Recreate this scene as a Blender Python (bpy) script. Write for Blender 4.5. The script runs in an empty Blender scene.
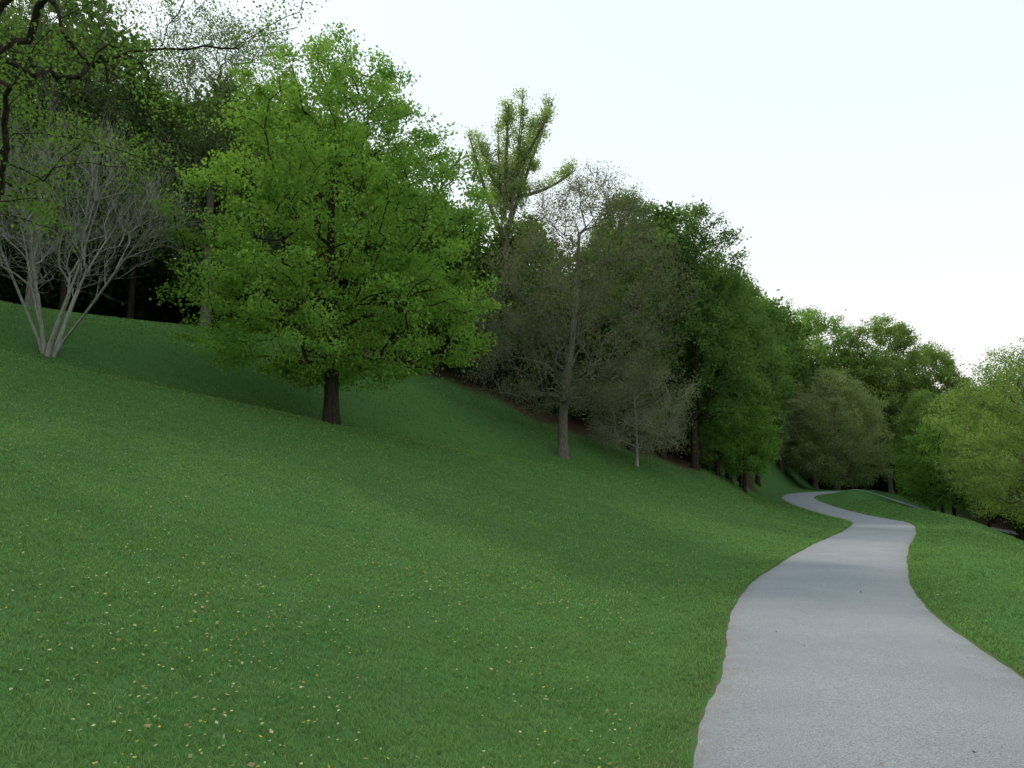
import bpy, math, numpy as np
from mathutils import Vector

scene = bpy.context.scene
scene.view_settings.view_transform = 'Standard'
scene.view_settings.look = 'None'
scene.view_settings.exposure = 0
R0 = np.random.default_rng(7)

# ------------------------------------------------------------------ helpers
def link(ob):
    scene.collection.objects.link(ob); return ob

def mesh_from(name, V, Q, mi, col, mats, smooth=None):
    V = np.asarray(V, np.float32); Q = np.asarray(Q, np.int32)
    me = bpy.data.meshes.new(name)
    me.vertices.add(len(V)); me.vertices.foreach_set('co', V.ravel())
    me.loops.add(Q.size); me.loops.foreach_set('vertex_index', Q.ravel())
    me.polygons.add(len(Q)); me.polygons.foreach_set('loop_start', np.arange(0, Q.size, 4, dtype=np.int32))
    if mi is not None: me.polygons.foreach_set('material_index', np.asarray(mi, np.int32))
    if smooth is not None: me.polygons.foreach_set('use_smooth', np.asarray(smooth, bool))
    me.update(calc_edges=True)
    if col is not None:
        a = me.color_attributes.new('Col', 'FLOAT_COLOR', 'POINT')
        c4 = np.ones((len(V), 4), np.float32); c4[:, :3] = col
        a.data.foreach_set('color', c4.ravel())
    for m in mats: me.materials.append(m)
    return me

def norm(a):
    return a / np.maximum(np.linalg.norm(a, axis=-1, keepdims=True), 1e-9)

def tubes(P0, P1, r0, r1, k):
    n = len(P0)
    ax = norm(P1 - P0)
    ref = np.where(np.abs(ax[:, 2:3]) > 0.9, np.array([[1., 0, 0]]), np.array([[0., 0, 1.]]))
    u = norm(np.cross(ax, ref)); w = np.cross(ax, u)
    a = np.arange(k) * 2 * math.pi / k
    ring = u[:, None, :] * np.cos(a)[None, :, None] + w[:, None, :] * np.sin(a)[None, :, None]
    A = P0[:, None, :] + ring * r0[:, None, None]
    B = P1[:, None, :] + ring * r1[:, None, None]
    V = np.concatenate([A, B], 1).reshape(-1, 3)
    i = np.arange(k); j = (i + 1) % k
    q = np.stack([i, j, j + k, i + k], 1)
    Q = (q[None] + (np.arange(n) * 2 * k)[:, None, None]).reshape(-1, 4)
    return V, Q

# ------------------------------------------------------------------ path line and terrain
PATH = np.array([(-6.5,-30),(-2.5,-12),(0.1,-4),(1.35,0),(2.25,4.57),(2.98,6.84),(4.4,11.4),(6.2,15.6),(9.6,22.5),(13.8,30.5),
                 (17.4,38.5),(19.1,46.5),(21.2,58),(23.8,67),(28.5,73.5),(37,77),(50,79),(70,80),(110,84)], float)
def catmull(P, m=24):
    out = []
    P = np.vstack([2*P[0]-P[1], P, 2*P[-1]-P[-2]])
    for i in range(1, len(P)-2):
        p0,p1,p2,p3 = P[i-1],P[i],P[i+1],P[i+2]
        for t in np.linspace(0,1,m,endpoint=False):
            out.append(.5*((2*p1)+(-p0+p2)*t+(2*p0-5*p1+4*p2-p3)*t*t+(-p0+3*p1-3*p2+p3)*t**3))
    out.append(P[-2]); return np.array(out)
PL = catmull(PATH)
TP_Y = np.array([-60,-30,-12,-4,0,4.57,6.84,11.4,15.6,22.5,30.5,38.5,46.5,58,67,74,90,120,600.])
TP_X = np.array([-10,-6.5,-2.5,.1,1.35,2.25,2.98,4.4,6.2,9.6,13.8,17.4,19.1,21.2,23.8,28,36,50,120.])
_ty = np.linspace(-80, 620, 3501); _tx = np.interp(_ty, TP_Y, TP_X)
_k = np.exp(-np.linspace(-2,2,21)**2); _k/=_k.sum()
_tx = np.convolve(np.pad(_tx,10,mode='edge'), _k, 'valid')
def px(y): return np.interp(y, _ty, _tx)
def sst(a,b,x):
    t=np.clip((x-a)/(b-a),0,1); return t*t*(3-2*t)
def ridge_t(x,y):
    return y-np.maximum(20+(x+12.7)*0.8, 12)
def terrain(x, y):
    x=np.asarray(x,float); y=np.asarray(y,float)
    base = 1.4*sst(40,84,y) - 1.0*sst(95,160,y)
    q = np.maximum(px(y)-1.25-x, 0)
    qs = 60*np.tanh(q/60)
    left = (0.272*(np.sqrt(qs*qs+9)-3)+.9*sst(13,29,q))*(1-0.55*sst(85,160,y))*(1-0.5*sst(2,-25,y))
    t = ridge_t(x,y)
    w = sst(1.5,7,q)*(1-sst(90,150,y))
    tt = np.maximum(t,0)
    ex = 0.15*(np.sqrt(tt*tt+4)-2)
    ex = 5.2*np.tanh(ex/5.2)*(1-.75*sst(-7,-22,x))
    ex = ex - 0.65*np.exp(-((t-4.5)/3.0)**2)*sst(5,16,q) + 0.25*np.exp(-((t+1.0)/3.0)**2)*sst(8,18,q)
    s = np.maximum(x-px(y)-1.25, 0)
    mound = (0.06+0.55*sst(30,46,y)*(1-sst(66,84,y)))*sst(0.2,3.4,s)
    fall = np.maximum(s-1.7,0)
    fall = -0.46*(np.sqrt(fall*fall+1.6)-1.265)*(0.42+0.58*(1-sst(60,105,y)))
    fall = 6.5*np.tanh(fall/6.5)
    und = 0.03*np.sin(x*.55+1.3*np.sin(y*.31))*np.cos(y*.47+.7*np.sin(x*.23)) + .01*np.sin(x*1.9+y*.7)*np.sin(y*1.7-x*.5)
    off = np.minimum(q+s,1.0)
    return base+left+ex*w+mound+fall+und*off

def spaced(lo, hi, c0, c1, d0, g):
    xs=[c0]
    while xs[-1]<c1: xs.append(xs[-1]+d0)
    d=d0
    while xs[-1]<hi: d*=g; xs.append(xs[-1]+d)
    d=d0; l=[c0]
    while l[-1]>lo: d*=g; l.append(l[-1]-d)
    return np.array(l[:0:-1]+xs)
gx = spaced(-700,800,-14,22,.22,1.035)
gy = spaced(-120,1500,-2,34,.22,1.025)
GX,GY = np.meshgrid(gx,gy)
GZ = terrain(GX,GY)
X=GX.ravel(); Y=GY.ravel(); Z=GZ.ravel().copy()
near = np.where((Y>-32)&(Y<90)&(X>-10)&(X<112))[0]
def dist_path(xs,ys):
    out=np.full(len(xs),99.)
    A=PL[:-1:3]; B=PL[3::3]; m=min(len(A),len(B)); A=A[:m];B=B[:m]; D=B-A; L2=(D**2).sum(1)
    cand=np.where(np.abs(xs-np.interp(ys,TP_Y,TP_X))<np.where(ys>64,90,4.5))[0]
    for i in range(0,len(cand),8000):
        ix=cand[i:i+8000]
        p=np.stack([xs[ix],ys[ix]],1)
        t=np.clip(((p[:,None]-A[None])*D[None]).sum(2)/L2[None],0,1)
        c=A[None]+t[...,None]*D[None]
        out[ix]=np.sqrt(((p[:,None]-c)**2).sum(2).min(1))
    return out
dp = np.full(len(X),99.); dp[near]=dist_path(X[near],Y[near])
Z -= 0.05*(1-sst(0.9,1.2,dp))

WE_X=np.array([-300,-80,-32,-17,-8,-1.2,7,13,20,26,36,60,120,400.])
WE_Y=np.array([-10,14,31,39,43,46,46,52,63,86,98,104,108,120.])
def wood_edge(x): return np.interp(x,WE_X,WE_Y)
wob = 1.3*np.sin(X*.7)+.9*np.sin(X*1.9+Y*.4)
litter = sst(-2.5,3.0,Y-wood_edge(X)+wob-4*sst(10,16,X))
sr = X-px(Y)-1.25
litter = np.maximum(litter, sst(11,16,sr+wob)*sst(30,44,Y))
dirt = sst(1.6,1.2,dp+0.15*np.sin(X*5)*np.sin(Y*4.3))
colT = np.stack([litter,dirt,np.zeros_like(litter)],1)
nx=len(gx); ny=len(gy)
ii,jj=np.meshgrid(np.arange(nx-1),np.arange(ny-1))
a=(jj*nx+ii).ravel()
Q=np.stack([a,a+1,a+1+nx,a+nx],1)

# ------------------------------------------------------------------ materials
def new_mat(name):
    m=bpy.data.materials.new(name); m.use_nodes=True
    nt=m.node_tree; nt.nodes.clear()
    return m,nt,nt.nodes,nt.links
def mixc(nd,lk,f,a,b,mode='MIX'):
    n=nd.new('ShaderNodeMix'); n.data_type='RGBA'; n.blend_type=mode
    for sock,val in ((n.inputs[0],f),(n.inputs[6],a),(n.inputs[7],b)):
        if isinstance(val,(int,float)): sock.default_value=val
        elif isinstance(val,tuple): sock.default_value=(*val,1)
        else: lk.new(val,sock)
    return n.outputs[2]
def noise(nd,lk,vec,scale,detail=4,rough=.55):
    n=nd.new('ShaderNodeTexNoise'); n.inputs['Scale'].default_value=scale
    n.inputs['Detail'].default_value=detail; n.inputs['Roughness'].default_value=rough
    lk.new(vec,n.inputs['Vector']); return n.outputs['Fac']
def ramp(nd,lk,f,p0,p1,c0=(0,0,0),c1=(1,1,1)):
    r=nd.new('ShaderNodeValToRGB'); lk.new(f,r.inputs[0])
    r.color_ramp.elements[0].position=p0; r.color_ramp.elements[1].position=p1
    r.color_ramp.elements[0].color=(*c0,1); r.color_ramp.elements[1].color=(*c1,1)
    return r.outputs[0]

def grass_color(nd,lk,pos,dark=1.0):
    n1=ramp(nd,lk,noise(nd,lk,pos,.35,2),.35,.65)
    n2=ramp(nd,lk,noise(nd,lk,pos,2.3,2),.35,.68)
    c=mixc(nd,lk,n1,(.080*dark,.178*dark,.052*dark),(.098*dark,.200*dark,.053*dark))
    c=mixc(nd,lk,n2,c,(.097*dark,.194*dark,.062*dark))
    return c

mg,nt,nd,lk=new_mat('grass_ground')
geo=nd.new('ShaderNodeNewGeometry'); pos=geo.outputs['Position']
gc=grass_color(nd,lk,pos,.85)
fine=ramp(nd,lk,noise(nd,lk,pos,38,5,.7),.3,.72)
gc=mixc(nd,lk,fine,mixc(nd,lk,.3,gc,(.016,.045,.012)),gc)
at=nd.new('ShaderNodeAttribute'); at.attribute_name='Col'
sep=nd.new('ShaderNodeSeparateColor'); lk.new(at.outputs['Color'],sep.inputs[0])
lit=mixc(nd,lk,ramp(nd,lk,noise(nd,lk,pos,7,4,.7),.35,.65),(.035,.025,.017),(.10,.060,.040))
c=mixc(nd,lk,sep.outputs[0],gc,lit)
dm=nd.new('ShaderNodeMath'); dm.operation='MULTIPLY'; lk.new(sep.outputs[1],dm.inputs[0]); lk.new(ramp(nd,lk,noise(nd,lk,pos,3,5,.65),.42,.66),dm.inputs[1])
c=mixc(nd,lk,dm.outputs[0],c,(.13,.10,.06))
bs=nd.new('ShaderNodeBsdfDiffuse'); lk.new(c,bs.inputs[0])
bp=nd.new('ShaderNodeBump'); bp.inputs['Strength'].default_value=.6; bp.inputs['Distance'].default_value=.04
lk.new(noise(nd,lk,pos,24,4,.7),bp.inputs['Height']); lk.new(bp.outputs[0],bs.inputs['Normal'])
o=nd.new('ShaderNodeOutputMaterial'); lk.new(bs.outputs[0],o.inputs[0])

mb,nt,nd,lk=new_mat('grass_blades')
geo=nd.new('ShaderNodeNewGeometry'); pos=geo.outputs['Position']
gc=grass_color(nd,lk,pos,1.5)
at=nd.new('ShaderNodeAttribute'); at.attribute_name='Col'
c=mixc(nd,lk,1.0,gc,at.outputs['Color'],'MULTIPLY')
d1=nd.new('ShaderNodeBsdfDiffuse'); d2=nd.new('ShaderNodeBsdfTranslucent')
lk.new(c,d1.inputs[0]); lk.new(c,d2.inputs[0])
mx=nd.new('ShaderNodeMixShader'); mx.inputs[0].default_value=.35; lk.new(d1.outputs[0],mx.inputs[1]); lk.new(d2.outputs[0],mx.inputs[2])
o=nd.new('ShaderNodeOutputMaterial'); lk.new(mx.outputs[0],o.inputs[0])

ml,nt,nd,lk=new_mat('leaves')
at=nd.new('ShaderNodeAttribute'); at.attribute_name='Col'
d1=nd.new('ShaderNodeBsdfDiffuse'); d2=nd.new('ShaderNodeBsdfTranslucent')
lk.new(at.outputs['Color'],d1.inputs[0])
lk.new(mixc(nd,lk,1.0,at.outputs['Color'],(1.15,1.1,.7),'MULTIPLY'),d2.inputs[0])
mx=nd.new('ShaderNodeMixShader'); mx.inputs[0].default_value=.45; lk.new(d1.outputs[0],mx.inputs[1]); lk.new(d2.outputs[0],mx.inputs[2])
o=nd.new('ShaderNodeOutputMaterial'); lk.new(mx.outputs[0],o.inputs[0])

def bark(name,ca,cb):
    m,nt,nd,lk=new_mat(name)
    tc=nd.new('ShaderNodeTexCoord'); mp=nd.new('ShaderNodeMapping'); mp.inputs['Scale'].default_value=(6,6,1.3)
    lk.new(tc.outputs['Object'],mp.inputs[0])
    f=noise(nd,lk,mp.outputs[0],3,4,.65)
    b=nd.new('ShaderNodeBsdfDiffuse')
    lk.new(ramp(nd,lk,f,.35,.65,ca,cb),b.inputs[0])
    bp=nd.new('ShaderNodeBump'); bp.inputs['Strength'].default_value=.8; bp.inputs['Distance'].default_value=.04
    lk.new(f,bp.inputs['Height']); lk.new(bp.outputs[0],b.inputs['Normal'])
    o=nd.new('ShaderNodeOutputMaterial'); lk.new(b.outputs[0],o.inputs[0]); return m
bark_dark=bark('bark_dark',(.022,.018,.014),(.065,.052,.040))
bark_mid=bark('bark_grey_brown',(.09,.08,.068),(.21,.185,.155))
bark_pale=bark('bark_pale',(.22,.21,.195),(.42,.40,.37))

mp_,nt,nd,lk=new_mat('path_fine_gravel')
geo=nd.new('ShaderNodeNewGeometry'); pos=geo.outputs['Position']
c=ramp(nd,lk,noise(nd,lk,pos,.8,4,.6),.3,.7,(.268,.277,.298),(.322,.33,.347))
sp=ramp(nd,lk,noise(nd,lk,pos,95,3,.8),.38,.66,(.5,.5,.5),(1.3,1.3,1.3))
c=mixc(nd,lk,1.0,c,sp,'MULTIPLY')
v=nd.new('ShaderNodeTexVoronoi'); v.inputs['Scale'].default_value=30; lk.new(pos,v.inputs['Vector'])
peb=ramp(nd,lk,v.outputs['Distance'],.10,.17,(1,1,1),(0,0,0))
pm=nd.new('ShaderNodeMath'); pm.operation='MULTIPLY'; lk.new(peb,pm.inputs[0]); lk.new(ramp(nd,lk,noise(nd,lk,pos,3.1,3),.45,.7),pm.inputs[1])
pm2=nd.new('ShaderNodeMath'); pm2.operation='MULTIPLY'; lk.new(pm.outputs[0],pm2.inputs[0]); pm2.inputs[1].default_value=.55
c=mixc(nd,lk,pm2.outputs[0],c,(.16,.15,.135))
at=nd.new('ShaderNodeAttribute'); at.attribute_name='Col'
sep=nd.new('ShaderNodeSeparateColor'); lk.new(at.outputs['Color'],sep.inputs[0])
em=nd.new('ShaderNodeMath'); em.operation='MULTIPLY'; lk.new(sep.outputs[0],em.inputs[0]); lk.new(ramp(nd,lk,noise(nd,lk,pos,5,5,.7),.35,.75),em.inputs[1])
c=mixc(nd,lk,em.outputs[0],c,(.18,.155,.12))
bs=nd.new('ShaderNodeBsdfPrincipled'); bs.inputs['Roughness'].default_value=.88; bs.inputs['Specular IOR Level'].default_value=.2
lk.new(c,bs.inputs['Base Color'])
bp=nd.new('ShaderNodeBump'); bp.inputs['Strength'].default_value=.6; bp.inputs['Distance'].default_value=.012
lk.new(noise(nd,lk,pos,70,5,.75),bp.inputs['Height']); lk.new(bp.outputs[0],bs.inputs['Normal'])
o=nd.new('ShaderNodeOutputMaterial'); lk.new(bs.outputs[0],o.inputs[0])

# ------------------------------------------------------------------ ground + path objects
me=mesh_from('grass_hillside',np.stack([X,Y,Z],1),Q,None,colT,[mg],np.ones(len(Q),bool))
link(bpy.data.objects.new('grass_hillside',me))

seg=np.linalg.norm(np.diff(PL,axis=0),axis=1); L=np.concatenate([[0],np.cumsum(seg)])
ls=np.arange(0,L[-1],.18)
C=np.stack([np.interp(ls,L,PL[:,0]),np.interp(ls,L,PL[:,1])],1)
T=np.gradient(C,axis=0); T/=np.linalg.norm(T,axis=1,keepdims=True); N=np.stack([T[:,1],-T[:,0]],1)
def jit(l,s): return .014*np.sin(l*1.3+s)+.008*np.sin(l*4.1+2*s)+.006*np.sin(l*11.7+s*3)
ku=np.array([-1,-.93,-.8,-.5,-.2,.2,.5,.8,.93,1])
V=[];CC=[]
for k in ku:
    w=k*1.28 + (jit(ls,1.7) if k<0 else -jit(ls,4.1))*min(1,abs(k)**4)
    P=C+N*w[:,None]
    z=terrain(P[:,0],P[:,1])+.008+.02*(1-k*k)-.03*(abs(k)>.99)
    V.append(np.stack([P[:,0],P[:,1],z],1)); CC.append(np.full((len(ls),3),max(0,(abs(k)-.75)/.25)))
V=np.stack(V,1); CC=np.stack(CC,1); m=len(ku)
ii,jj=np.meshgrid(np.arange(m-1),np.arange(len(ls)-1)); a=(jj*m+ii).ravel()
QP=np.stack([a,a+1,a+1+m,a+m],1)
me=mesh_from('gravel_path',V.reshape(-1,3),QP,None,CC.reshape(-1,3),[mp_],np.ones(len(QP),bool))
link(bpy.data.objects.new('gravel_path',me))

# ------------------------------------------------------------------ mown grass: one mesh of blades, finer close by
def sample_polar(n,r0,r1,a0,a1,power,rng=R0):
    u=rng.uniform(0,1,n)
    if power==0: r=r0*(r1/r0)**u
    else: r=(r0**power+u*(r1**power-r0**power))**(1/power)
    th=rng.uniform(a0,a1,n)
    return r*np.sin(th), r*np.cos(th)
def blades(name,x,y,seed,hs=1.0):
    r=np.random.default_rng(seed)
    d=dist_path(x,y); k=(d>1.255+r.uniform(0,.03,len(x)))&((y-wood_edge(x)+4*sst(16,10,x))<3)
    x=x[k];y=y[k]; nb=len(x); rr=np.hypot(x,y)
    z=terrain(x,y)
    B=np.stack([x,y,z-.008],1)
    a=r.uniform(0,2*np.pi,nb); side=np.stack([np.cos(a),np.sin(a),0*a],1)
    ln=r.uniform(0,2*np.pi,nb); lean=np.stack([np.cos(ln),np.sin(ln),0*ln],1)*r.uniform(.1,1.0,nb)[:,None]
    h=(.042*r.uniform(.5,1.25,nb)*np.interp(rr,[2,12,60],[1,1.1,1.6])*hs)[:,None]
    up=np.array([[0,0,1.]])
    M=B+up*h*.6+lean*h*.3; Tp=B+up*h*.95+lean*h
    W=side*(np.maximum(.0021,.00062*rr)*r.uniform(.7,1.4,nb))[:,None]
    V=np.stack([B-W,B+W,M+W*.8,M-W*.8,Tp+W*.2,Tp-W*.2],1).reshape(-1,3)
    b=np.arange(nb)[:,None]*6
    Q=np.concatenate([b+np.array([[0,1,2,3]]),b+np.array([[3,2,4,5]])],0)
    pt=1+.10*np.sin(x*3.1+np.sin(y*2.3))*np.sin(y*3.7+np.sin(x*1.7))
    t=r.uniform(.72,1.28,nb)*pt; yl=r.uniform(0,1,nb)
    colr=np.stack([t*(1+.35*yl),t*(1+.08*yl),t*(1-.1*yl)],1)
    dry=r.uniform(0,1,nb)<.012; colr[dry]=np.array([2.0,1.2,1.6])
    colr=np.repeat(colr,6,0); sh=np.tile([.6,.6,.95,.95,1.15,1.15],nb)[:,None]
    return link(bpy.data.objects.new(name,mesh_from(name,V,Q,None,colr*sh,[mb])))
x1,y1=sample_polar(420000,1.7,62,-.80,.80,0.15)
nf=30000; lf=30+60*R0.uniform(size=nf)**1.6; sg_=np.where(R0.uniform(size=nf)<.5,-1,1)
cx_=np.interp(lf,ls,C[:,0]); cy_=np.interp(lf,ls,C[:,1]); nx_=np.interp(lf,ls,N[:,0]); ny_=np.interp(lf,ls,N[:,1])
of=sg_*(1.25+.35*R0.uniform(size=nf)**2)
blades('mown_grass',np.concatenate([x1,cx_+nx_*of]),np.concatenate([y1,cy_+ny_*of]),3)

mflat,nt,nd,lk=new_mat('petals_and_dry_leaves')
at=nd.new('ShaderNodeAttribute'); at.attribute_name='Col'
b=nd.new('ShaderNodeBsdfDiffuse'); lk.new(at.outputs['Color'],b.inputs[0])
o=nd.new('ShaderNodeOutputMaterial'); lk.new(b.outputs[0],o.inputs[0])
def leaf_quads(P,size,dirv,wid,rng):
    n=len(P)
    d=norm(dirv); rv=norm(rng.normal(size=(n,3))); w=norm(np.cross(d,rv))
    s=size[:,None]
    A=P-d*s*.5; Bq=P+w*s*wid+ d*s*.05; Cq=P+d*s*.5; Dq=P-w*s*wid+d*s*.05
    V=np.stack([A,Bq,Cq,Dq],1).reshape(-1,3)
    return V,np.arange(4*n).reshape(-1,4)
def scatter_flat(name,n,cols,size,zoff,rmax,amin,amax,seed,wid=.45,lift=.012,thr=-.1,onpath=False,power=1.5):
    rng=np.random.default_rng(seed)
    x,y=sample_polar(n,1.8,rmax,amin,amax,power,rng)
    f=np.sin(x*.9+1.1)*np.sin(y*.7)+.6*np.sin(x*2.3+y*1.1)+rng.normal(0,.6,n); k=f>thr; x=x[k];y=y[k]
    d=dist_path(x,y); k=((d<1.1) if onpath else (d>1.3))&((y-wood_edge(x))<0); x=x[k];y=y[k]; n=len(x)
    P=np.stack([x,y,terrain(x,y)+zoff+rng.uniform(-lift,lift,n)],1)
    dv=rng.normal(size=(n,3)); dv[:,2]*=.25
    d=norm(dv); w=norm(np.cross(d,np.array([[0,0,1.]])+rng.normal(0,.25,(n,3))))
    s=rng.uniform(*size,n)[:,None]
    V=np.stack([P-d*s*.5,P+w*s*wid,P+d*s*.5+np.array([[0,0,1]])*s*.15,P-w*s*wid],1).reshape(-1,3)
    cc=np.array(cols)[rng.integers(0,len(cols),n)]*rng.uniform(.7,1.2,n)[:,None]
    return link(bpy.data.objects.new(name,mesh_from(name,V,np.arange(4*n).reshape(-1,4),None,np.repeat(cc,4,0),[mflat])))
scatter_flat('dandelion_flowers',14000,[(.50,.38,.04),(.42,.38,.14),(.38,.40,.22),(.44,.42,.30)],(.012,.026),.036,22,-.75,.15,5,.5)
scatter_flat('fallen_leaves',4200,[(.30,.20,.09),(.36,.28,.15),(.20,.12,.06),(.40,.31,.14)],(.02,.05),.034,30,-.85,.5,6,.35)
scatter_flat('fallen_leaves',500,[(.20,.14,.07),(.26,.2,.11),(.12,.08,.05)],(.012,.03),.036,30,0,.75,8,.35,.002,-9,True)

# ------------------------------------------------------------------ trees
def crown_pts(rng,n,prof,lob=.16,gap=-.55,shell=.45,cx=0,cy=0,flat=1.0,gfreq=1.0):
    hs=np.array([p[0] for p in prof]); rs=np.array([p[1] for p in prof])
    ph=rng.uniform(0,6.28,12); out=[]
    tot=0
    while tot<n:
        m=n*3
        h=rng.uniform(hs[0],hs[-1],m); r=np.interp(h,hs,rs)
        k=rng.uniform(0,rs.max(),m)<r; h=h[k]; r=r[k]; th=rng.uniform(0,6.283,len(h))
        H=hs[-1]-hs[0]; hn=(h-hs[0])/H*6.28
        e=1+lob*(np.sin(2*th+ph[0]+hn)+.8*np.sin(3*th+ph[1]-1.6*hn)+.7*np.sin(5*th+ph[2]+2.3*hn)+.5*np.sin(8*th+ph[3]+3.1*hn))
        rr=r*e*rng.uniform(0,1,len(h))**shell
        X=rr*np.cos(th); Yy=rr*np.sin(th)*flat
        g=(np.sin(gfreq*1.5*X+ph[4])*np.sin(gfreq*1.5*Yy+ph[5])*np.sin(gfreq*1.7*h+ph[6])+.6*np.sin(gfreq*2.9*X+ph[7]+h)*np.sin(gfreq*2.7*Yy+ph[8]-h)*np.sin(gfreq*3.1*h+ph[9]))
        k=g>gap
        out.append(np.stack([X[k]+cx*(h[k]-hs[0])/H,Yy[k]+cy*(h[k]-hs[0])/H,h[k]],1)); tot+=k.sum()
    return np.concatenate(out)[:n]

def grow(rng,pts,stems,low,bf=.28,sg=.45,pen=1.2,bow=.06):
    cap=len(pts)*14+2000
    N=np.zeros((cap,3)); par=np.full(cap,-1); pl=np.zeros(cap); c=0; stem=np.zeros(cap,bool)
    for si,S in enumerate(stems):
        for k,p in enumerate(S):
            N[c]=p; stem[c]=True
            if k>0: par[c]=c-1; pl[c]=pl[c-1]+np.linalg.norm(N[c]-N[c-1])
            c+=1
    nst=c
    d=np.full(len(pts),1e9)
    for k in range(nst): d=np.minimum(d,np.linalg.norm(pts-N[k],axis=1))
    for p in pts[np.argsort(d)]:
        D=p-N[:c]; dist=np.sqrt((D*D).sum(1)); hz=np.hypot(D[:,0],D[:,1])
        cost=dist+bf*pl[:c]+pen*np.maximum(0,.25*hz-D[:,2])+ (N[:c,2]<low)*3.0
        b=int(cost.argmin()); L_=dist[b]; m=max(1,int(math.ceil(L_/sg)))
        st=N[b].copy(); prev=b
        for q in range(1,m+1):
            t=q/m; v=st+(p-st)*t; v[2]+=math.sin(math.pi*t)*bow*L_
            if q<m: v=v+rng.normal(0,.07*sg,3)
            if c>=cap: break
            N[c]=v; par[c]=prev; pl[c]=pl[prev]+L_/m; prev=c; c+=1
    return N[:c],par[:c],nst,stem[:c]

def tree_geo(seed,H,prof,npts,trunk_r,low,leaf_n,leaf_size,leaf_cols,spread=.3,stems=None,
              twigs=0,twig_len=.5,leaf_r=.035,bf=.28,pen=1.2,lob=.16,gap=-.55,shell=.45,cx=0,cy=0,trunk_top=.8,
              sg=.45,wid=.34,lean=(0,0),gfreq=1.0,zs=.7,bow=.06,twig_r=.006,expo=2.35,twig_up=.4,tone=(.75,1.25),pts=None):
    rng=np.random.default_rng(seed)
    if pts is None: pts=crown_pts(rng,npts,prof,lob,gap,shell,cx,cy,gfreq=gfreq)
    if stems is None:
        n=max(8,int(H*trunk_top/.5)); S=[]
        a1,a2=rng.uniform(0,6.28,2)
        for i in range(n+1):
            t=i/n; z=t*H*trunk_top
            S.append((cx*max(0,(z-prof[0][0]))/H+lean[0]*t+.02*H*math.sin(3*t+a1)*t, cy*max(0,(z-prof[0][0]))/H+lean[1]*t+.02*H*math.sin(3.5*t+a2)*t, z-.15*(i==0)))
        stems=[S]
    N,par,nst,stem=grow(rng,pts,stems,low,bf,sg,pen,bow)
    n=len(N); r0=.011; acc=np.zeros(n); rad=np.zeros(n)
    for i in range(n-1,-1,-1):
        rad[i]=max(acc[i],r0**expo)**(1/expo)
        if par[i]>=0: acc[par[i]]+=rad[i]**expo
    root=np.where(par<0)[0]; sc=trunk_r/rad[root].max()
    rad=np.where(rad>r0*1.01,r0+(rad-r0)*sc*1.0,r0)
    hz=N[:,2]
    flare=1+.55*np.exp(-np.maximum(hz,0)/.35)*stem
    Rr=rad*flare
    e=np.where(par>=0)[0]; pp=par[e]
    rs=np.minimum(Rr[pp],Rr[e]*1.25); same=stem[e]; rs=np.where(same,Rr[pp],rs)
    Vs=[];Qs=[];Ms=[];Cs=[];Sm=[];off=0
    def add(V,Q,mi,colr,sm):
        nonlocal off
        Vs.append(V);Qs.append(Q+off);Ms.append(np.full(len(Q),mi));Cs.append(np.broadcast_to(colr,(len(V),3)));Sm.append(np.full(len(Q),sm)); off+=len(V)
    big=Rr[e]>.05
    for msk,k in ((big,8),(~big,3)):
        if msk.any():
            V,Q=tubes(N[pp[msk]],N[e[msk]],rs[msk],Rr[e[msk]],k); add(V,Q,0,np.array([[1,1,1.]]),True)
    thin=np.where((rad<leaf_r)&(~stem))[0]
    ctr=N[nst:].mean(0)
    if twigs:
        src=np.repeat(thin,twigs); m=len(src)
        out=norm(N[src]-np.array([ctr[0],ctr[1],ctr[2]*.6]))
        dv=norm(out*.6+rng.normal(0,.7,(m,3))+np.array([[0,0,twig_up]])); ln=twig_len*rng.uniform(.4,1.2,m)
        mid=N[src]+dv*ln[:,None]*.55; d2=norm(dv+rng.normal(0,.3,(m,3))+np.array([[0,0,twig_up*.4]])); end=mid+d2*ln[:,None]*.5
        rr=np.full(m,twig_r)
        V,Q=tubes(N[src],mid,rr,rr*.75,3); add(V,Q,0,np.array([[1,1,1.]]),True)
        V,Q=tubes(mid,end,rr*.75,rr*.3,3); add(V,Q,0,np.array([[1,1,1.]]),True)
        anchors=np.concatenate([mid,end]) 
    else: anchors=N[thin]
    if leaf_n>0:
        na=len(anchors); cw=rng.gamma(1.6,1,na); src=rng.choice(na,leaf_n,p=cw/cw.sum())
        P=anchors[src]+rng.normal(0,1,(leaf_n,3))*spread*np.array([[1,1,zs]])
        out=norm(P-ctr)
        dv=out*.5+rng.normal(0,.8,(leaf_n,3)); dv[:,2]-=.35
        size=leaf_size*rng.uniform(.6,1.35,leaf_n)
        V,Q=leaf_quads(P,size,dv,wid,rng)
        c0,c1=np.array(leaf_cols[0]),np.array(leaf_cols[1])
        ph=rng.uniform(0,6.28,6)
        lf=.5+.5*np.sin(P[:,0]*1.1+ph[0])*np.sin(P[:,1]*1.1+ph[1])*np.sin(P[:,2]*1.3+ph[2])
        ct=rng.uniform(0,1,na)[src]
        mix=np.clip(.5*lf+.35*ct+.2*rng.uniform(0,1,leaf_n)-.02,0,1)[:,None]
        cc=(c0*(1-mix)+c1*mix)*(tone[0]+(tone[1]-tone[0])*(.6*ct+.4*rng.uniform(0,1,leaf_n)))[:,None]
        add(V,Q,1,np.repeat(cc,4,0),False)
    return [np.concatenate(a) for a in (Vs,Qs,Ms,Cs,Sm)]
def tree_mesh(name,seed,H,prof,npts,barkmat,*a,**k):
    V,Q,M,Cc,S=tree_geo(seed,H,prof,npts,*a,**k)
    return mesh_from(name,V,Q,M,Cc,[barkmat,ml],S)

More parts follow.
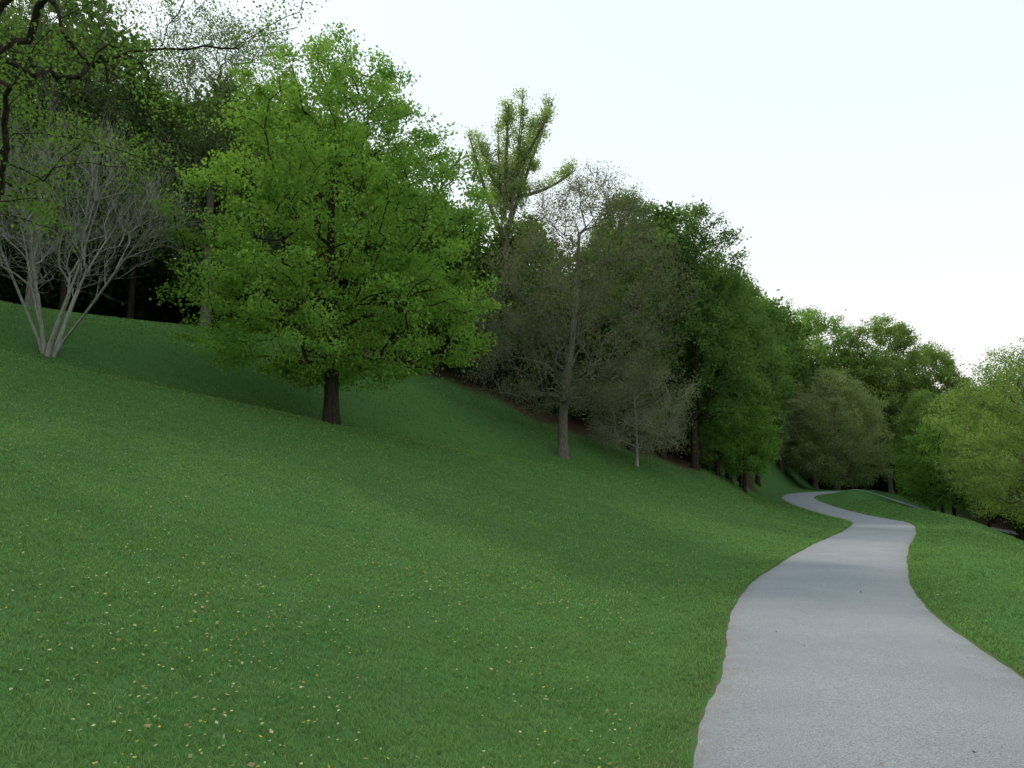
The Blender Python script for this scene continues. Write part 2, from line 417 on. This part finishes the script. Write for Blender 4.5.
def put(name,me,x,y,rot=0,s=1.0,parent=None,sz=None,dz=0):
    ob=bpy.data.objects.new(name,me); link(ob)
    ob.location=(x,y,float(terrain(x,y))-.08+dz); ob.rotation_euler=(0,0,rot); ob.scale=(s,s,sz or s)
    return ob

# A hero tree
GR=[(.155,.30,.055),(.24,.41,.085)]
me=tree_mesh('maple_tree',11,13.4,[(1.4,2.0),(2.2,4.1),(3.6,5.0),(5.2,5.15),(7.5,4.8),(9.5,4.1),(11.3,3.1),(12.6,1.8),(13.4,.5)],1150,bark_dark,.24,2.0,
   100000,.11,GR,spread=.21,shell=.5,lob=.085,gap=-.27,leaf_r=.03,bf=.22,pen=.7,trunk_top=.86,gfreq=.9,zs=.55)
put('maple_tree',me,-5.9,26,.4)

# B overhanging tree at left, limbs reaching in
me=tree_mesh('elm_tree',23,14,[(2.4,3.8),(4.5,6.2),(7,7.6),(10,8.2),(12.5,6.4),(14,2)],560,bark_dark,.40,2.4,
   50000,.08,[(.09,.175,.04),(.14,.26,.055)],spread=.26,shell=.6,lob=.16,gap=-.05,leaf_r=.03,bf=.12,pen=.7,expo=2.05,twigs=1,twig_len=.6,twig_r=.007)
put('elm_tree',me,-13.1,14.2,1.0)

# C pale multi-stem bare tree
rg=np.random.default_rng(5); st=[]
for k in range(6):
    a=k*1.05+.3; out=.6+.5*rg.uniform(); S=[]
    for i in range(11):
        t=i/10; S.append((math.cos(a)*(.06+out*2.9*t**1.1)+.05*math.sin(6*t+k),math.sin(a)*(.06+out*1.8*t**1.1)+.05*math.sin(5*t+2*k),t*4.4-.15*(i==0)))
    st.append(S)
me=tree_mesh('birch_tree',31,6.4,[(2.4,1.8),(3.4,2.8),(4.4,3.4),(5.4,3.2),(6.4,2.0)],340,bark_pale,.06,.8,
   4500,.06,[(.12,.18,.06),(.16,.24,.08)],stems=st,twigs=3,twig_len=.9,leaf_r=.02,bf=.7,pen=2.4,twig_r=.006,expo=2.8,sg=.35,twig_up=.8)
put('birch_tree',me,-14.1,24,0,1.06)

# D grey-green tall tree
me=tree_mesh('ash_tree',41,16,[(3,2.5),(5,4.2),(9,4.8),(13,4.2),(15,2.8),(16,1.2)],600,bark_mid,.25,3,
   42000,.10,[(.09,.15,.055),(.14,.22,.075)],spread=.28,twigs=2,twig_len=.9,leaf_r=.025,bf=.3,pen=1.6,twig_r=.011)
put('ash_tree',me,-15.6,40,.5,1.04)
put('ash_tree',me,-21.5,35,2.5,.95)

# E tall feathery yellow-green tree: rising plumes
rg=np.random.default_rng(78); st=[[(0,0,-.15),(.05,0,3),(.1,.05,6),(.15,0,9)]]; pts=[]
for k in range(11):
    a=k*2.4; o=[.2,1.6,2.3,1.2,2.7,2.0,2.9,1.3,3.2,2.4,3.3][k]; top=19.4-1.35*o*rg.uniform(.5,1.3)
    z0=7.8+.5*k; S=[]
    for i in range(14):
        t=i/13; S.append((.15+math.cos(a)*o*1.15*t**.9+.9*t,math.sin(a)*o*1.1*t,z0+(top-z0)*t**1.1+.15*math.sin(5*t+k)))
    st.append(S)
    for i in range(34):
        t=rg.uniform(.15,1.0); q=np.array(S[min(13,int(t*13))]); w=.8*(1.15-t)
        th=rg.uniform(0,6.28); pts.append(q+np.array([math.cos(th)*w,math.sin(th)*w*.8,.45])*rg.uniform(.4,1.2))
pts=np.array(pts)
me=tree_mesh('larch_tree',43,19.5,None,0,bark_mid,.18,6,28000,.13,[(.24,.34,.11),(.35,.46,.17)],spread=.19,stems=st,pts=pts,leaf_r=.03,bf=.1,pen=2.2,zs=1.1,bow=-.04,tone=(.8,1.2),wid=.26)
put('larch_tree',me,-.6,47.5,0,1.05)

# F olive-brown budding tree
me=tree_mesh('oak_tree',51,13.7,[(2.3,2.2),(3.4,4.2),(5,5.0),(8,5.0),(10.5,4.2),(12.5,2.7),(13.7,.9)],800,bark_mid,.22,2.6,
   56000,.08,[(.13,.155,.085),(.17,.205,.10)],spread=.24,twigs=3,twig_len=.7,leaf_r=.024,bf=.2,pen=1.2,cx=1.6,twig_r=.010,lob=.09,shell=.55,gap=-.45,expo=2.2)
put('oak_tree',me,2.4,38,0)

# N small drooping tree
me=tree_mesh('dogwood_tree',57,5.8,[(.9,2.0),(1.8,2.7),(3.5,2.8),(5,1.9),(5.8,.5)],340,bark_pale,.07,.8,
   28000,.07,[(.19,.22,.13),(.26,.30,.16)],spread=.2,twigs=3,twig_len=.55,leaf_r=.02,bf=.35,pen=.2,twig_up=-.4,twig_r=.008)
put('dogwood_tree',me,6.6,42.5,0)

DG=[(.095,.17,.052),(.155,.27,.068)]
meG=tree_mesh('beech_tree',61,17,[(3.2,2.4),(4.5,3.8),(7,4.4),(11,4.2),(14,3.2),(16,1.9),(17,.5)],650,bark_dark,.24,2.8,
   56000,.155,DG,spread=.30,leaf_r=.03,bf=.28,lob=.13,gap=-.35)
put('beech_tree',meG,11.4,50,0)
put('beech_tree',meG,8.0,53,1.8,1.0)
put('beech_tree',meG,15.6,58,3.8,.92)
meH=tree_mesh('young_maple_tree',63,6.8,[(1.4,1.4),(2.4,2.3),(4,2.5),(5.6,1.7),(6.8,.4)],340,bark_dark,.11,1.2,
   24000,.11,[(.13,.25,.055),(.19,.35,.075)],spread=.2,leaf_r=.03,bf=.28,lob=.1)
put('young_maple_tree',meH,15.6,54,0)
put('young_maple_tree',meH,13.4,52.5,2,.8)
meI=tree_mesh('linden_tree',67,22,[(4,3.5),(7,6),(12,7),(16,6.6),(19.5,4.6),(21.3,2.4),(22,.6)],800,bark_mid,.35,4,
   58000,.25,[(.15,.27,.065),(.25,.40,.10)],spread=.40,leaf_r=.035,bf=.25,lob=.12,gap=-.45,sg=.7,gfreq=.6)
put('linden_tree',meI,38,101,0,1.04)
put('linden_tree',meI,28.5,94,2.1,.82)
meJ=tree_mesh('willow_tree',71,12.6,[(.8,3.2),(2.0,4.8),(6,5.2),(9,4.4),(11.5,2.6),(12.6,.8)],600,bark_mid,.25,1.2,
   50000,.16,[(.21,.28,.12),(.30,.38,.16)],spread=.32,leaf_r=.03,bf=.3,pen=.5,lob=.08,twigs=1,twig_len=.6)
put('willow_tree',meJ,34.4,85,0)
put('willow_tree',meJ,28.8,86,1.2,.8)
meK=tree_mesh('poplar_tree',73,21,[(4,3),(7,4.8),(12,5.2),(16,4.6),(19,3.2),(21,.8)],600,bark_mid,.3,4,
   52000,.23,[(.17,.27,.075),(.26,.37,.11)],spread=.36,leaf_r=.03,bf=.3,lob=.18,gap=-.35,sg=.7,gfreq=.6)
put('poplar_tree',meK,46,98,0,1.04)
put('poplar_tree',meK,53,100,1.7,.95)
put('beech_tree',meG,36.5,70,1.0,.66)
put('beech_tree',meG,41.5,76,2.2,.7)
put('young_maple_tree',meH,33,62,4.0,1.25)
meM=tree_mesh('locust_tree',79,11.6,[(2.6,2.6),(3.4,4.0),(5.5,4.7),(8,4.4),(10.4,2.8),(11.6,.8)],560,bark_mid,.2,2.6,
   62000,.11,[(.18,.29,.08),(.27,.39,.11)],spread=.26,twigs=1,twig_len=.6,leaf_r=.025,bf=.3,pen=.7,lob=.10,gap=-.4)
put('locust_tree',meM,29.2,45,0,1.0)
put('locust_tree',meM,35.5,53,2,1.1)

# forest mass: one joined object
KW=dict(spread=.42,leaf_r=.04,gap=-.45,sg=.8)
F1=tree_geo(91,15,[(3.4,2.2),(6,3.8),(10,4.1),(13,2.9),(15,.6)],200,.2,3.4,9500,.34,[(.075,.145,.04),(.12,.215,.055)],lob=.16,**KW)
F2=tree_geo(92,15,[(4,2.0),(6,3.6),(9,4.2),(12.5,3.2),(15,.8)],220,.2,4,9000,.26,[(.10,.135,.06),(.145,.195,.075)],twigs=1,twig_len=1.0,twig_r=.016,**KW)
F3=tree_geo(93,15,[(4,1.9),(8,3.4),(11,3.8),(13.5,2.6),(15,.6)],200,.18,4,9000,.34,[(.13,.22,.06),(.19,.31,.08)],lob=.18,**KW)
F4=tree_geo(95,15,[(5.5,1.9),(8,3.4),(11,3.8),(13.5,2.6),(15,.6)],180,.21,5.5,8500,.32,[(.08,.15,.042),(.12,.22,.055)],lob=.18,**KW)
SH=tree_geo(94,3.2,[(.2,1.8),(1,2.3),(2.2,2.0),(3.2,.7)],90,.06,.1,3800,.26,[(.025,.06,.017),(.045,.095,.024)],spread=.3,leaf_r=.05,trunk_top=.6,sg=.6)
rg=np.random.default_rng(17); P=[]; acc=[]; acs=[]
def tryput(x,y,md):
    for a,b in P:
        if (a-x)**2+(b-y)**2<md*md: return False
    P.append((x,y)); return True
def bake(lst,G,x,y,s,dz=-.1):
    V,Q,M,Cc,S=G; a=rg.uniform(0,6.283); c_,s_=math.cos(a),math.sin(a)
    W=np.empty_like(V); W[:,0]=(V[:,0]*c_-V[:,1]*s_)*s+x; W[:,1]=(V[:,0]*s_+V[:,1]*c_)*s+y; W[:,2]=V[:,2]*s*rg.uniform(.95,1.05)+float(terrain(x,y))+dz
    lst.append((W,Q,M,Cc*rg.uniform(.85,1.15),S))
for _ in range(4000):
    x=rg.uniform(-58,82); dep=rg.uniform(1.0,24); y=float(wood_edge(x))+dep
    if y<16: continue
    if abs(x+.6)<3 and y<49.5: continue
    if not tryput(x,y,3.8 if dep<12 else 6.5): continue
    G=[F1,F1,F2,F3][rg.integers(0,4)]
    if dep<7 and rg.uniform()<.6: G=F4
    s=rg.uniform(.84,1.04)
    if x<-10: s*=1.08
    if x>20: s*=1.1
    if -9<x<7: s*=.80
    bake(acc,G,x,y,s)
for _ in range(500):
    y=rg.uniform(38,92); x=float(px(y))+rg.uniform(15,46)
    if x>82 or (y<56 and x<38) or math.hypot(x-36,y-70)<4 : continue
    if not tryput(x,y,5.5): continue
    bake(acc,[F1,F4,F3,F3][rg.integers(0,4)],x,y,rg.uniform(.66,.82)*(1.0 if y<75 else 1.2))
for _ in range(200):
    x=rg.uniform(-50,72); dep=rg.uniform(10,23); y=float(wood_edge(x))+dep
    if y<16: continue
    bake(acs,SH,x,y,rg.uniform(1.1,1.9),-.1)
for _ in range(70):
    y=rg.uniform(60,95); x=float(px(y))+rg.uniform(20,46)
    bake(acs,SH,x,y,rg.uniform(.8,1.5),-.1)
def join(name,lst):
    off=0; Qs=[]
    for W,Q_,M,Cc,S in lst: Qs.append(Q_+off); off+=len(W)
    me=mesh_from(name,np.concatenate([l[0] for l in lst]),np.concatenate(Qs),np.concatenate([l[2] for l in lst]),np.concatenate([l[3] for l in lst]),[bark_dark,ml],np.concatenate([l[4] for l in lst]))
    link(bpy.data.objects.new(name,me))
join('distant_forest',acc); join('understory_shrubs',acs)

# ------------------------------------------------------------------ light
el=math.radians(43); az=np.array([-.66,.75]); az=az/np.linalg.norm(az)   # sun behind the wood, upper left
sd=Vector((az[0]*math.cos(el),az[1]*math.cos(el),math.sin(el))).normalized()
sl=bpy.data.lights.new('sun','SUN'); sl.energy=2.5; sl.angle=math.radians(6); sl.color=(1,.93,.78)
so=link(bpy.data.objects.new('sun',sl)); so.rotation_euler=sd.to_track_quat('Z','Y').to_euler(); so.location=(-40,40,60)

w=bpy.data.worlds.new('World'); scene.world=w; w.use_nodes=True
nt=w.node_tree; nd=nt.nodes; lk=nt.links; nd.clear()
sky=nd.new('ShaderNodeTexSky'); sky.sky_type='NISHITA'; sky.sun_disc=False
sky.sun_elevation=el; sky.sun_rotation=math.atan2(sd.x,sd.y)
sky.air_density=1.0; sky.dust_density=3.0
tc=nd.new('ShaderNodeTexCoord'); sx=nd.new('ShaderNodeSeparateXYZ'); lk.new(tc.outputs['Generated'],sx.inputs[0])
rp=nd.new('ShaderNodeValToRGB'); lk.new(sx.outputs['Z'],rp.inputs[0])
e=rp.color_ramp.elements
e[0].position=0; e[0].color=(.98,.965,.90,1); e[1].position=.75; e[1].color=(.80,.96,1.03,1)
n=e.new(.2); n.color=(.98,.995,.97,1); n=e.new(.42); n.color=(.87,.98,1.01,1)
ml_=nd.new('ShaderNodeVectorMath'); ml_.operation='SCALE'; lk.new(rp.outputs[0],ml_.inputs[0]); ml_.inputs['Scale'].default_value=1.13/.12
mx=nd.new('ShaderNodeMix'); mx.data_type='RGBA'; mx.inputs[0].default_value=.88
lk.new(sky.outputs[0],mx.inputs[6]); lk.new(ml_.outputs[0],mx.inputs[7])
bg=nd.new('ShaderNodeBackground'); bg.inputs[1].default_value=.12; lk.new(mx.outputs[2],bg.inputs[0])
ow=nd.new('ShaderNodeOutputWorld'); lk.new(bg.outputs[0],ow.inputs[0])

# ------------------------------------------------------------------ camera
cam=bpy.data.cameras.new('camera'); co=link(bpy.data.objects.new('camera',cam))
cam.sensor_width=36; cam.lens=800/1024*36; cam.clip_end=3000; cam.clip_start=.05
co.location=(0,0,1.6); co.rotation_euler=(math.radians(90)+math.atan(104/800),0,0)
scene.camera=co
